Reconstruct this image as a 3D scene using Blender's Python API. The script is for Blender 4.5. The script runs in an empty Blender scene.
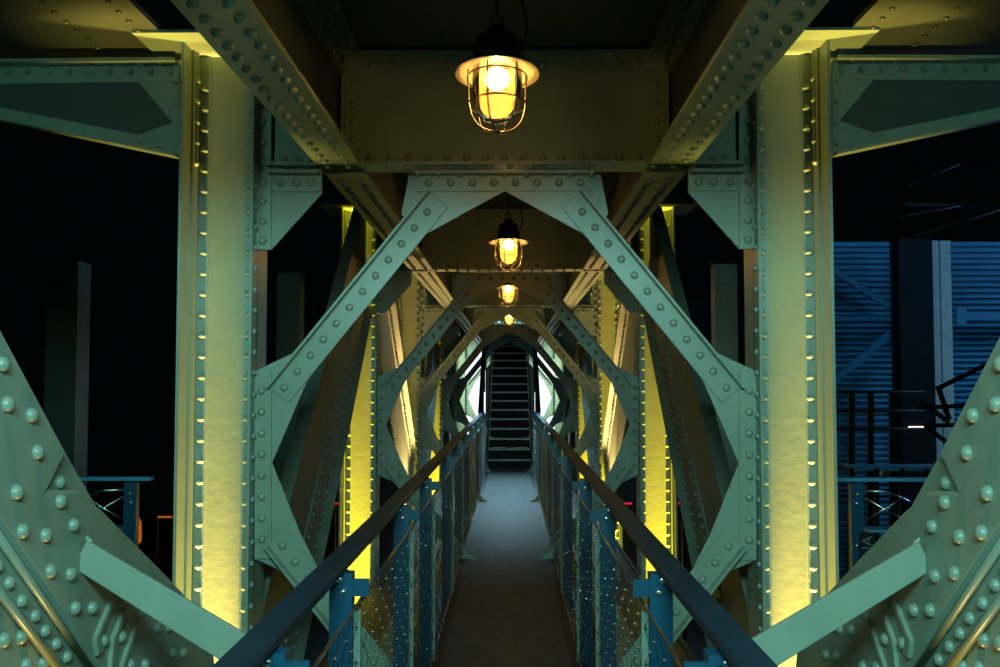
import bpy, math, random
from mathutils import Vector, Matrix
R = math.radians
random.seed(7)
sc = bpy.context.scene
col = sc.collection

# ------------------------------------------------------------------ camera
CX, CZ = 0.03, 1.60                      # eye point: x, height over the walkway
cam_d = bpy.data.cameras.new('camera')
cam_d.sensor_width = 36.0
cam_d.lens = 36.0                        # 1000 px focal length at 1000 px width
cam_d.clip_start = 0.05
cam_d.clip_end = 200
cam = bpy.data.objects.new('camera', cam_d)
col.objects.link(cam)
cam.location = (CX, 0, CZ)
cam.rotation_euler = (R(90 + 2.86), 0, R(0.63))
sc.camera = cam

CAMROT = cam.rotation_euler.to_matrix()
def sight(x, y):                           # direction of the sight line through a point of the photograph
    return CAMROT @ Vector(((x - 500) / 1000, (333.5 - y) / 1000, -1))

# ------------------------------------------------------------------ world, view
w = bpy.data.worlds.new('world')
sc.world = w
w.use_nodes = True
w.node_tree.nodes['Background'].inputs[0].default_value = (0.25, 0.5, 0.55, 1)
w.node_tree.nodes['Background'].inputs[1].default_value = 0.0022
sc.view_settings.view_transform = 'Standard'
sc.view_settings.look = 'None'
sc.view_settings.gamma = 1
sc.view_settings.exposure = 0
sc.view_settings.use_curve_mapping = False
sc.cycles.max_bounces = 6
sc.cycles.transparent_max_bounces = 12
sc.cycles.sample_clamp_indirect = 4.0

# ------------------------------------------------------------------ lights of the place and added fills
def area(name, loc, target, size, power, colr, size_y=None, spread=180):
    d = bpy.data.lights.new(name, 'AREA')
    d.energy = power; d.color = colr; d.size = size
    if size_y: d.shape = 'RECTANGLE'; d.size_y = size_y
    d.spread = R(spread)
    o = bpy.data.objects.new(name, d); col.objects.link(o)
    o.location = loc
    o.rotation_euler = (Vector(target) - Vector(loc)).to_track_quat('-Z', 'Y').to_euler()
    return o
def spot(name, loc, target, power, colr, angle, blend=0.5, radius=0.04):
    d = bpy.data.lights.new(name, 'SPOT')
    d.energy = power; d.color = colr; d.spot_size = R(angle); d.spot_blend = blend
    d.shadow_soft_size = radius
    o = bpy.data.objects.new(name, d); col.objects.link(o)
    o.location = loc
    o.rotation_euler = (Vector(target) - Vector(loc)).to_track_quat('-Z', 'Y').to_euler()
    return o
def point(name, loc, power, colr, radius=0.03):
    d = bpy.data.lights.new(name, 'POINT')
    d.energy = power; d.color = colr; d.shadow_soft_size = radius
    o = bpy.data.objects.new(name, d); col.objects.link(o)
    o.location = loc
    return o

FR = [4.81, 9.21, 13.61, 18.01, 22.41, 26.81]    # distances of the portal frames
# daylight of the open hall behind the viewer; outer pair added for the brackets
for sx in (-1, 1):
    area('bracket_fill', (sx * 2.9, -0.5, 2.5), (sx * 2.4, 4.81, 2.95), 0.9, 3.6, (0.30, 0.80, 0.70), 0.4, 50)  # added fill that brightens the cantilever brackets
area('daylight_behind', (0.0, -0.5, 2.690), (0.0, 4.8, 1.3), 1.2, 240, (0.33, 0.78, 0.74), 0.10)
COLP = {0: (14500, 14500), 1: (38000, 34000), 2: (8000, 32000), 3: (30000, 28000)}
for i, (pl_, pr_) in COLP.items():
    for s, p in ((-1, pl_), (1, pr_)):
        c = (1.0, 0.66, 0.20) if i == 0 else (1.0, 0.66, 0.035)
        z, ax = (-1.35, 6.3) if i == 0 else (-2.25, 4.7)   # graze the web, aimed into it so that the beam dies out upwards
        spot('column_uplight', (s * 1.31, FR[i] - 0.09, z), (s * 1.42, FR[i] - 0.09 + 4 * math.tan(R(ax)), z + 4), p, c, 13, 1.0, 0.02)
        if i == 0:
            spot('flange_fill', (s * 1.24, FR[i] - 0.10, -1.35), (s * 1.5, FR[i] - 0.15, 1.3), 2600, (1.0, 0.66, 0.12), 13, 0.9, 0.02)  # extra spot added to brighten the outer flange
            spot('cap_fill', (s * 1.72, FR[i] - 0.24, -0.6), (s * 1.42, FR[i] - 0.20, 3.2), 640, (1.0, 0.70, 0.12), 28, 1.0, 0.03)  # extra spot added outside the column to brighten the cap plate
for s in (-1, 1):
    # warm lamps low down beside the diagonals
    spot('diagonal_uplight', (s * 1.04, 12.35, -0.15), (s * 1.28, 12.15, 0.7), 620, (1.0, 0.58, 0.20), 108, 0.7, 0.05)
    spot('diagonal_uplight', (s * 1.10, 3.0, -0.25), (s * 1.28, 2.55, 0.72), 70, (1.0, 0.66, 0.16), 46, 0.8, 0.02)
# added cool light below the ceiling, brightens the far floor
area('far_floor_fill', (0, 17.6, 3.0), (0, 15.8, 0), 0.8, 120, (0.42, 0.80, 1.0), 1.5, 82)
# added lights for the farthest frame, standing in for daylight from the sides
for sx in (-1, 1):
    area('far_frame_fill', (sx * 2.6, 24.6, 2.4), (sx * 0.9, 27.2, 1.2), 0.8, 60, (0.75, 1.0, 0.80), 0.8, 90)
# hall beyond, blue daylight over the cladding
area('hall_daylight', (14.5, 13.4, 4.6), (7.5, 16.0, 1.0), 1.5, 340, (0.2, 0.55, 1.0), 2.0, 140)
area('hall_daylight', (5.4, 13.2, 4.6), (5.8, 16.0, 1.2), 1.0, 11, (0.2, 0.55, 1.0), 1.0, 120)  # weaker fill added for the left bay of the cladding

# ------------------------------------------------------------------ materials
def mat(name, colr, rough=0.4, metal=0.0, var=0.12, bump=0.0, scale=6.0, bscale=30.0, spec=0.5):
    m = bpy.data.materials.new(name); m.use_nodes = True
    nt = m.node_tree; b = nt.nodes['Principled BSDF']
    b.inputs['Roughness'].default_value = rough
    b.inputs['Metallic'].default_value = metal
    b.inputs['Specular IOR Level'].default_value = spec
    tc = nt.nodes.new('ShaderNodeTexCoord')
    n = nt.nodes.new('ShaderNodeTexNoise'); n.inputs['Scale'].default_value = scale; n.inputs['Detail'].default_value = 5
    nt.links.new(tc.outputs['Object'], n.inputs['Vector'])
    r = nt.nodes.new('ShaderNodeValToRGB')
    r.color_ramp.elements[0].position = 0.3; r.color_ramp.elements[1].position = 0.7
    r.color_ramp.elements[0].color = tuple(c * (1 - var) for c in colr) + (1,)
    r.color_ramp.elements[1].color = tuple(min(1, c * (1 + var)) for c in colr) + (1,)
    nt.links.new(n.outputs[0], r.inputs[0])
    nt.links.new(r.outputs[0], b.inputs['Base Color'])
    if bump:
        n2 = nt.nodes.new('ShaderNodeTexNoise'); n2.inputs['Scale'].default_value = bscale; n2.inputs['Detail'].default_value = 3
        nt.links.new(tc.outputs['Object'], n2.inputs['Vector'])
        bp = nt.nodes.new('ShaderNodeBump'); bp.inputs['Strength'].default_value = bump; bp.inputs['Distance'].default_value = 0.01
        nt.links.new(n2.outputs[0], bp.inputs['Height'])
        nt.links.new(bp.outputs[0], b.inputs['Normal'])
    return m
def emit(name, colr, strength):
    m = bpy.data.materials.new(name); m.use_nodes = True
    nt = m.node_tree; b = nt.nodes['Principled BSDF']
    b.inputs['Base Color'].default_value = (0.02, 0.02, 0.02, 1)
    b.inputs['Emission Color'].default_value = tuple(colr) + (1,)
    b.inputs['Emission Strength'].default_value = strength
    return m
PAINT = mat('green_grey_paint', (0.21, 0.27, 0.21), 0.38, 0, 0.08, 0.06, 5, 60)
PAINT_WEB = mat('green_grey_paint_wrinkled', (0.22, 0.26, 0.15), 0.42, 0, 0.06, 0.06, 5, 22)
DECK_SHADE = mat('dark_deck_and_shade_tone', (0.11, 0.14, 0.11), 0.5, 0, 0.15, 0.05)  # also holds the painted shade of rising diagonals and a left pillar
CEIL_SHADE = mat('dark_ceiling_and_recess_shade', (0.035, 0.045, 0.035), 0.55, 0, 0.15, 0.05)  # also holds the painted recess shade of the bracket webs
RAILBLUE = mat('blue_paint', (0.004, 0.048, 0.09), 0.35, 0, 0.08, 0.03, 8, 80)
TIMBER = mat('dark_rail_paint', (0.004, 0.018, 0.036), 0.45, 0, 0.2, 0.04, 10, 60, 0.14)
BAR = mat('pale_green_bar_paint', (0.15, 0.21, 0.17), 0.5, 0, 0.25, 0.2, 30, 90)
STEEL = mat('bright_steel', (0.75, 0.78, 0.78), 0.25, 1.0, 0.05)
CABLE = mat('steel_cable', (0.20, 0.21, 0.22), 0.35, 1.0, 0.05)
DARK = mat('dark_steel', (0.010, 0.012, 0.013), 0.5, 0, 0.2, 0, 6, 30, 0.15)
STAIRM = mat('dark_stair_steel', (0.010, 0.012, 0.013), 0.5, 0, 0.2)
NOSE = mat('worn_nosing', (0.22, 0.28, 0.30), 0.4, 0.6, 0.15)
CLAD = mat('blue_grey_cladding', (0.05, 0.22, 0.34), 0.45, 0, 0.25, 0.0, 0.6)
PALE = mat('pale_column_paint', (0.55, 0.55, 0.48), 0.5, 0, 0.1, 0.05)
GREY = mat('grey_column_paint', (0.30, 0.34, 0.37), 0.5, 0, 0.12, 0.05)
LAMPDARK = mat('lamp_cast_iron', (0.03, 0.028, 0.025), 0.45, 0.4, 0.1)
CAGE = mat('cage_wire', (0.10, 0.075, 0.05), 0.35, 0.9, 0.1)
SHADE = mat('cream_enamel', (0.36, 0.30, 0.20), 0.4, 0, 0.06, 0.03)
LETTER = mat('pale_lettering', (0.12, 0.14, 0.16), 0.6, 0, 0.1)

def floor_mat():
    m = mat('worn_floor_sheet', (0.042, 0.045, 0.042), 0.5, 0, 0.3, 0.08, 9, 40, 0.12)
    nt = m.node_tree; b = nt.nodes['Principled BSDF']
    tc = nt.nodes.new('ShaderNodeTexCoord'); wv = nt.nodes.new('ShaderNodeTexNoise')
    mp = nt.nodes.new('ShaderNodeMapping'); mp.inputs['Scale'].default_value = (3, 12, 1)
    wv.inputs['Scale'].default_value = 4; wv.inputs['Detail'].default_value = 6
    nt.links.new(tc.outputs['Object'], mp.inputs[0]); nt.links.new(mp.outputs[0], wv.inputs['Vector'])
    mr = nt.nodes.new('ShaderNodeMapRange'); mr.inputs[3].default_value = 0.35; mr.inputs[4].default_value = 0.7
    nt.links.new(wv.outputs[0], mr.inputs[0]); nt.links.new(mr.outputs[0], b.inputs['Roughness'])
    return m
FLOORM = floor_mat()
def glass_mat():
    m = bpy.data.materials.new('amber_lamp_glass'); m.use_nodes = True
    nt = m.node_tree; nt.nodes.remove(nt.nodes['Principled BSDF'])
    out = nt.nodes['Material Output']
    tr = nt.nodes.new('ShaderNodeBsdfTransparent'); tr.inputs[0].default_value = (1, 0.88, 0.62, 1)
    tl = nt.nodes.new('ShaderNodeBsdfTranslucent'); tl.inputs[0].default_value = (1, 0.48, 0.13, 1)
    gl = nt.nodes.new('ShaderNodeBsdfGlossy'); gl.inputs['Roughness'].default_value = 0.08
    n = nt.nodes.new('ShaderNodeTexNoise'); n.inputs['Scale'].default_value = 25
    mr = nt.nodes.new('ShaderNodeMapRange'); mr.inputs[3].default_value = 0.09; mr.inputs[4].default_value = 0.20
    nt.links.new(n.outputs[0], mr.inputs[0])
    a = nt.nodes.new('ShaderNodeMixShader'); nt.links.new(mr.outputs[0], a.inputs[0])
    nt.links.new(tr.outputs[0], a.inputs[1]); nt.links.new(tl.outputs[0], a.inputs[2])
    fr = nt.nodes.new('ShaderNodeFresnel'); fr.inputs[0].default_value = 1.3
    c = nt.nodes.new('ShaderNodeMixShader'); nt.links.new(fr.outputs[0], c.inputs[0])
    nt.links.new(a.outputs[0], c.inputs[1]); nt.links.new(gl.outputs[0], c.inputs[2])
    nt.links.new(c.outputs[0], out.inputs[0])
    return m
GLASS = glass_mat()
def window_mat():
    m = bpy.data.materials.new('daylit_window_glass'); m.use_nodes = True
    nt = m.node_tree; b = nt.nodes['Principled BSDF']
    b.inputs['Base Color'].default_value = (0.3, 0.3, 0.3, 1)
    tc = nt.nodes.new('ShaderNodeTexCoord')
    br = nt.nodes.new('ShaderNodeTexBrick'); br.inputs['Scale'].default_value = 2.2
    br.inputs['Color1'].default_value = (0.92, 0.97, 1, 1); br.inputs['Color2'].default_value = (0.80, 0.90, 0.95, 1)
    br.inputs['Mortar'].default_value = (0.55, 0.66, 0.70, 1); br.inputs['Mortar Size'].default_value = 0.012
    mp = nt.nodes.new('ShaderNodeMapping'); mp.inputs['Rotation'].default_value = (R(90), 0, 0)
    nt.links.new(tc.outputs['Object'], mp.inputs[0]); nt.links.new(mp.outputs[0], br.inputs['Vector'])
    nt.links.new(br.outputs[0], b.inputs['Emission Color'])
    b.inputs['Emission Strength'].default_value = 1.5
    return m
WINDOW = window_mat()
BULB = emit('glowing_bulb', (1.0, 0.72, 0.32), 22)
TUBE_W = emit('white_tube_glow', (1.0, 0.78, 0.70), 2.0)
TUBE_R = emit('red_tube_glow', (1.0, 0.02, 0.03), 0.55)
GLOW_R = emit('orange_lamp_glow', (1.0, 0.22, 0.02), 0.4)

# ------------------------------------------------------------------ mesh builder
class MB:
    def __init__(self):
        self.v = []; self.f = []; self.s = []
    def add(self, vs, fs, smooth=False):
        o = len(self.v)
        self.v += [tuple(p) for p in vs]
        for f in fs:
            self.f.append(tuple(i + o for i in f)); self.s.append(smooth)
    def box(self, x0, x1, y0, y1, z0, z1):
        x0, x1 = sorted((x0, x1)); y0, y1 = sorted((y0, y1)); z0, z1 = sorted((z0, z1))
        self.add([(x0, y0, z0), (x1, y0, z0), (x1, y1, z0), (x0, y1, z0), (x0, y0, z1), (x1, y0, z1), (x1, y1, z1), (x0, y1, z1)],
                 [(0, 3, 2, 1), (4, 5, 6, 7), (0, 1, 5, 4), (1, 2, 6, 5), (2, 3, 7, 6), (3, 0, 4, 7)])
        return self
    def prism(self, pts, vec, bev=0.0):
        """closed polygon (3-D points in one plane) pushed along vec; bev chamfers the rim of the vec side"""
        pts = [Vector(p) for p in pts]; vec = Vector(vec)
        n = Vector((0, 0, 0))
        for a, b in zip(pts, pts[1:] + pts[:1]):
            n += a.cross(b)
        if n.dot(vec) < 0: pts.reverse()
        k = len(pts)
        if bev:
            nn = vec.normalized(); inner = []
            for i in range(k):
                a, b, c = pts[i - 1], pts[i], pts[(i + 1) % k]
                d1 = (b - a).normalized(); d2 = (c - b).normalized()
                m1 = nn.cross(d1); m2 = nn.cross(d2); mm = m1 + m2
                if mm.length < 1e-6: mm = m1
                mm.normalize(); inner.append(b + mm * (bev / max(0.35, mm.dot(m1))))
            mid = [p + vec - nn * bev for p in pts]; top = [p + vec for p in inner]
            vs = pts + mid + top
            fs = [tuple(reversed(range(k))), tuple(range(2 * k, 3 * k))]
            for L in (0, 1):
                for i in range(k):
                    j = (i + 1) % k
                    fs.append((L * k + i, L * k + j, (L + 1) * k + j, (L + 1) * k + i))
        else:
            vs = pts + [p + vec for p in pts]
            fs = [tuple(reversed(range(k))), tuple(range(k, 2 * k))]
            for i in range(k):
                j = (i + 1) % k
                fs.append((i, j, k + j, k + i))
        self.add(vs, fs)
        return self
    def rivet(self, p, n, r=0.019, h=None, seg=8):
        p = Vector(p); n = Vector(n).normalized(); h = h or r * 0.95
        u = n.orthogonal().normalized(); v = n.cross(u)
        vs = []
        prof = ((1.0, 0.0), (0.97, 0.40), (0.76, 0.76), (0.40, 0.95))
        for rr, hh in prof:
            for i in range(seg):
                a = 2 * math.pi * i / seg
                vs.append(p + (u * math.cos(a) + v * math.sin(a)) * r * rr + n * h * hh)
        vs.append(p + n * h)
        fs = []
        for L in range(3):
            for i in range(seg):
                j = (i + 1) % seg
                fs.append((L * seg + i, L * seg + j, (L + 1) * seg + j, (L + 1) * seg + i))
        for i in range(seg):
            fs.append((3 * seg + i, 3 * seg + (i + 1) % seg, 4 * seg))
        self.add(vs, fs, True)
        return self
    def row(self, a, b, step, n, r=0.019, seg=8, h=None):
        a = Vector(a); b = Vector(b); k = max(1, int(round((b - a).length / step)))
        for i in range(k + 1):
            self.rivet(a.lerp(b, i / k), n, r, h, seg)
        return self
    def tube(self, pts, r, seg=8, closed=False):
        pts = [Vector(p) for p in pts]; k = len(pts)
        rings = []; prev = None
        for i, p in enumerate(pts):
            if closed: d = pts[(i + 1) % k] - pts[i - 1]
            else: d = pts[min(i + 1, k - 1)] - pts[max(i - 1, 0)]
            d.normalize()
            if prev is None: u = d.orthogonal().normalized()
            else:
                u = prev - d * prev.dot(d); u.normalize()
            prev = u; v = d.cross(u)
            rings.append([p + (u * math.cos(2 * math.pi * j / seg) + v * math.sin(2 * math.pi * j / seg)) * r for j in range(seg)])
        vs = [q for ring in rings for q in ring]; fs = []
        for i in range(k if closed else k - 1):
            a = i * seg; b = ((i + 1) % k) * seg
            for j in range(seg):
                jj = (j + 1) % seg
                fs.append((a + j, a + jj, b + jj, b + j))
        if not closed:
            fs.append(tuple(reversed(range(seg)))); fs.append(tuple(range((k - 1) * seg, k * seg)))
        self.add(vs, fs, seg > 4)
        return self
    def lathe(self, prof, c, seg=32, smooth=True):
        c = Vector(c); k = len(prof); vs = []; fs = []
        for r, z in prof:
            for j in range(seg):
                a = 2 * math.pi * j / seg
                vs.append(c + Vector((r * math.cos(a), r * math.sin(a), z)))
        for i in range(k - 1):
            for j in range(seg):
                jj = (j + 1) % seg
                fs.append((i * seg + j, i * seg + jj, (i + 1) * seg + jj, (i + 1) * seg + j))
        self.add(vs, fs, smooth)
        return self
    def bar(self, a, b, wvec, tvec):
        """square-ended bar from a to b, one face spanned by wvec, thick along tvec"""
        a = Vector(a); b = Vector(b); wv = Vector(wvec)
        return self.prism([a, b, b + wv, a + wv], tvec)
    def mirror(self, s):
        if s > 0:
            m = MB(); m.v = [(-x, y, z) for x, y, z in self.v]; m.f = [tuple(reversed(f)) for f in self.f]; m.s = list(self.s)
            return m
        return self
    def build(self, name, material, parent=None):
        o0 = Vector(parent_loc(parent)) if parent else Vector((0, 0, 0))
        me = bpy.data.meshes.new(name)
        me.from_pydata([(x - o0.x, y - o0.y, z - o0.z) for x, y, z in self.v], [], self.f)
        me.polygons.foreach_set('use_smooth', self.s)
        me.materials.append(material)
        me.update()
        o = bpy.data.objects.new(name, me); col.objects.link(o)
        if parent: o.parent = parent
        return o
def parent_loc(p):
    l = Vector((0, 0, 0))
    while p:
        l += Vector(p.location); p = p.parent
    return l
def empty(name, loc, label, cat, group=None):
    o = bpy.data.objects.new(name, None); col.objects.link(o)
    o.empty_display_size = 0.2
    o.location = loc; o['label'] = label; o['category'] = cat; o['kind'] = 'thing'
    if group: o['group'] = group
    return o
def tag(o, label, cat, group=None):
    o['label'] = label; o['category'] = cat; o['kind'] = 'thing'
    if group: o['group'] = group
    return o
def struct(o):
    o['kind'] = 'structure'; return o
def copy_tree(o, loc, label):
    r = o.copy(); col.objects.link(r); r.location = loc; r['label'] = label
    for ch in list(o.children):
        c = ch.copy(); col.objects.link(c); c.parent = r
        for g in list(ch.children):
            d = g.copy(); col.objects.link(d); d.parent = c
    return r
ORD = ['first', 'second', 'third', 'fourth', 'fifth']
SIDE = {-1: 'left', 1: 'right'}

# ------------------------------------------------------------------ walkway floor, ceiling
fb = MB().box(-0.375, 0.375, 0.2, 18.6, -0.02, 0.0)
struct(fb.build('floor', FLOORM))
for k, s in enumerate((-1, 1)):
    m = MB().box(s * 0.375, s * 0.45, 0.2, 18.6, -0.06, 0.008)
    struct(m.build('trim_%d' % (k + 1), DARK))
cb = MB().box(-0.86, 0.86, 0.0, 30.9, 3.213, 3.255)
for x in (-0.29, 0.27):
    cb.rivet((x, 4.54, 3.213), (0, 0, -1), 0.016)
struct(cb.build('ceiling', CEIL_SHADE))

# outer deck soffits over the cantilevers
for s in (-1, 1):
    m = MB().box(-1.58, -4.2, 0.5, 4.95, 3.213, 3.24)
    m.row((-1.67, 0.8, 3.213), (-1.67, 4.7, 3.213), 0.115, (0, 0, -1), 0.015, 6)
    m.row((-1.95, 0.8, 3.213), (-1.95, 4.7, 3.213), 0.115, (0, 0, -1), 0.015, 6)
    tag(m.mirror(s).build('deck_soffit', CEIL_SHADE),
        'riveted underside of the deck plate over the %s bracket, %s of the walkway' % (SIDE[s], SIDE[s]), 'deck plate', 'outer deck plates')

# ------------------------------------------------------------------ longitudinal girders
for s in (-1, 1):
    root = empty('girder', (s * 0.80, 0.0, 2.645),
                 'long riveted roof girder running away overhead on the %s of the walkway' % SIDE[s], 'girder', 'roof girders')
    m = MB().box(-0.818, -0.800, 0, 30.5, 2.66, 3.213)
    m.mirror(s).build('web_plate', CEIL_SHADE, root)
    f = MB().box(-0.90, -0.69, 0, 30.5, 2.645, 2.665)
    for x in (-0.845, -0.745):
        y = 0.3
        while y < 30:
            near = any(abs(y - F - 0.02) < 0.16 for F in FR)
            if not near:
                f.rivet((x, y, 2.645), (0, 0, -1), 0.0185, seg=10 if y < 5 else 6)
            y += 0.114
    f.mirror(s).build('bottom_flange', PAINT, root)
    a = MB().box(-0.80, -0.73, 0, 30.5, 2.665, 2.677).box(-0.80, -0.788, 0, 30.5, 2.677, 2.75)
    a.box(-0.818, -0.89, 0, 30.5, 2.665, 2.677).box(-0.83, -0.818, 0, 30.5, 2.677, 2.75)
    a.mirror(s).build('flange_angle', PAINT, root)
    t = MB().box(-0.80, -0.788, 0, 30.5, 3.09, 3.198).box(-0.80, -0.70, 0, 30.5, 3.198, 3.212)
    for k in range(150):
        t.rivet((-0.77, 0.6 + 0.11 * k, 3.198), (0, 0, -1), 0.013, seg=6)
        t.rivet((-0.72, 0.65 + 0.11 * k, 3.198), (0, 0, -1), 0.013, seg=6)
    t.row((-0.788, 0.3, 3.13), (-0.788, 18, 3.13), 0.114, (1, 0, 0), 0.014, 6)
    t.mirror(s).build('top_angle', DECK_SHADE, root)

# floor girders under the walkway and the dark side plates beside them
for s in (-1, 1):
    root = empty('floor_girder', (s * 0.80, 0.0, -0.75), 'long dark floor girder below the railing on the %s of the walkway' % SIDE[s], 'girder', 'floor girders')
    MB().box(-0.818, -0.800, 0.3, 18.5, -0.75, -0.23).mirror(s).build('web_plate', DECK_SHADE, root)
    f = MB().box(-0.90, -0.69, 0.3, 18.5, -0.23, -0.21)
    for x in (-0.845, -0.745): f.row((x, 0.4, -0.21), (x, 14, -0.21), 0.114, (0, 0, 1), 0.017, 6)
    f.mirror(s).build('top_flange', PAINT, root)
    MB().box(-0.90, -0.69, 0.3, 18.5, -0.77, -0.75).mirror(s).build('bottom_flange', DECK_SHADE, root)
    p = MB().box(-1.26, -0.905, 5.05, 18.5, -0.235, -0.222)
    p.row((-1.22, 5.1, -0.222), (-1.22, 13, -0.222), 0.11, (0, 0, 1), 0.016, 6)
    tag(p.mirror(s).build('floor_side_plate', CEIL_SHADE), 'dark riveted plate at floor level outside the railing on the %s' % SIDE[s], 'plate', 'floor side plates')

# ------------------------------------------------------------------ the portal frame ring and its cross beam
def px(x, y):                              # a point of the first frame's front plane
    d = sight(x, y)
    return (CX + d.x / d.y * 4.81, CZ + d.z / d.y * 4.81)
def P3(q, y=0.0): return (q[0], y, q[1])

def make_cross_beam(F):
    root = empty('cross_beam', (0, F, 2.645), '', 'beam', 'riveted cross beams')
    Y = F
    wb = MB().box(-1.12, 1.12, Y + 0.0, Y + 0.014, 2.66, 3.203)
    wb.build('web_plate', PAINT, root)
    fl = MB().box(-1.145, 1.145, Y - 0.085, Y + 0.10, 2.645, 2.662)
    x = -1.05
    while x < 1.06:
        fl.rivet((x, Y - 0.045, 2.645), (0, 0, -1), 0.016)
        x += 0.098
    fl.build('bottom_flange', PAINT, root)
    la = MB().box(-1.12, 1.12, Y - 0.012, Y, 2.662, 2.722)
    for i in range(-7, 8):
        la.rivet((i * 0.0925, Y - 0.012, 2.692), (0, -1, 0), 0.0185, seg=10)
    for sgn in (-1, 1):
        for k in range(3): la.rivet((sgn * (1.072 - 0.07 * k), Y - 0.012, 2.675 + 0.012), (0, -1, 0), 0.0185, seg=10)
    la.build('bottom_angle', PAINT, root)
    ta = MB().box(-0.78, 0.78, Y - 0.012, Y, 3.118, 3.188).box(-0.78, 0.78, Y - 0.085, Y, 3.188, 3.201)
    for i in range(-7, 8):
        ta.rivet((i * 0.0925, Y - 0.012, 3.151), (0, -1, 0), 0.0185, seg=10)
        ta.rivet((i * 0.0925 + 0.046, Y - 0.05, 3.188), (0, 0, -1), 0.013, seg=6)
    ta.build('top_angle', PAINT, root)
    for sgn in (-1, 1):
        m = MB().box(sgn * 0.70, sgn * 0.785, Y - 0.012, Y, 2.73, 3.08).box(sgn * 0.773, sgn * 0.785, Y - 0.08, Y, 2.73, 3.08)
        for k in range(4): m.rivet((sgn * 0.735, Y - 0.012, 2.78 + k * 0.087), (0, -1, 0), 0.0185, seg=10)
        m.build('end_angle', PAINT, root)
    return root

def make_ring(F):
    root = empty('portal_frame', (0, F, -0.15), '', 'frame', 'six sided portal frames')
    Y = F
    # top gusset
    half = [(503.5, 175), (407.5, 175), (400, 214), (417, 238.5), (503.5, 191)]
    l = [px(*q) for q in half]; cx = l[0][0]
    poly = [(q[0] - cx, q[1]) for q in l]
    full = poly[1:] + [(-q[0], q[1]) for q in reversed(poly[1:4])]
    g = MB().prism([P3(q, Y + 0.012) for q in full], (0, -0.012, 0), 0.002)
    g.build('top_gusset', PAINT, root)
    ta = MB().box(-0.43, 0.43, Y - 0.012, Y, 2.530, 2.606).box(-0.43, 0.43, Y - 0.07, Y, 2.606, 2.618)
    for i in range(8):
        ta.rivet((-0.3675 + i * 0.105, Y - 0.012, 2.570), (0, -1, 0), 0.0195, seg=12)
    for i in range(9):
        ta.rivet((-0.42 + i * 0.105, Y - 0.045, 2.606), (0, 0, -1), 0.013, seg=8)
    ta.build('top_angle', PAINT, root)
    # bottom gusset, below the floor
    zb = lambda z: 1.217 - (z - 1.217) * 1.045
    g = MB().prism([P3((q[0], zb(q[1])), Y + 0.012) for q in full], (0, -0.012, 0), 0.002)
    g.build('bottom_gusset', PAINT, root)
    for s in (-1, 1):
        # corner gusset under the beam
        m = MB().prism([P3(px(*q), Y + 0.012) for q in [(255, 168), (322, 168), (322, 193), (271, 250), (255, 250)]], (0, -0.012, 0), 0.002)
        m.mirror(s).build('corner_gusset', PAINT, root)
        h = MB().prism([P3(px(*q), Y) for q in [(272, 176), (322, 176), (322, 192), (272, 192)]], (0, -0.011, 0), 0.002)
        for x in (281, 297, 312): h.rivet(P3(px(x, 183.5), Y - 0.011), (0, -1, 0), 0.0195, seg=12)
        h.box(px(272, 0)[0], px(322, 0)[0], Y - 0.07, Y, px(0, 176)[1], px(0, 173.5)[1])
        h.mirror(s).build('corner_angle', PAINT, root)
        # upright angles
        u = MB().prism([P3(px(*q), Y) for q in [(255, 60), (272, 60), (272, 250), (255, 250)]], (0, -0.013, 0), 0.002)
        for y in (61, 81.5, 102, 122.5, 143, 162, 183, 202, 222, 241): u.rivet(P3(px(263.5, y), Y - 0.013), (0, -1, 0), 0.0195, seg=12)
        u.mirror(s).build('upper_upright', PAINT, root)
        k = MB().prism([P3(px(*q), Y) for q in [(255, 371), (272, 371), (272, 559), (255, 559)]], (0, -0.013, 0), 0.002)
        for i in range(8): k.rivet(P3(px(262.5, 390.6 + 21.15 * i), Y - 0.013), (0, -1, 0), 0.0195, seg=12)
        k.mirror(s).build('lower_upright', PAINT, root)
        # side gusset
        m = MB().prism([P3(px(*q), Y + 0.012) for q in [(255, 371), (291, 354), (314, 366), (299, 400), (272, 463), (300, 533), (322, 577), (290, 575), (255, 559)]],
                       (0, -0.012, 0), 0.002)
        m.mirror(s).build('side_gusset', PAINT, root)
        # braces: an angle with its upstanding leg along the outer edge
        for name, p0, p1, sg in (('upper_brace', Vector((-1.135, 0, 1.585)), Vector((-0.372, 0, 2.530)), -1),
                                 ('lower_brace', Vector((-1.135, 0, 0.825)), Vector((-0.372, 0, -0.125)), 1)):
            d = (p1 - p0).normalized(); n = Vector((d.z, 0, -d.x)) * (1 if sg < 0 else -1)
            if sg < 0 and n.z > 0: n = -n
            if sg > 0 and n.z < 0: n = -n
            o = Vector((0, Y, 0)); a = p0 + o; b = p1 + o
            m = MB().prism([a, b, b + n * 0.125, a + n * 0.125], (0, -0.012, 0), 0.002)
            m.prism([a, b, b + n * 0.013, a + n * 0.013], (0, -0.075, 0), 0.002)
            kk = int((p1 - p0).length / 0.099)
            for i in range(kk):
                m.rivet(a + d * (0.045 + 0.099 * i) + n * 0.062 + Vector((0, -0.012, 0)), (0, -1, 0), 0.0195, seg=12)
            m.mirror(s).build(name, PAINT, root)
    return root

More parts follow.
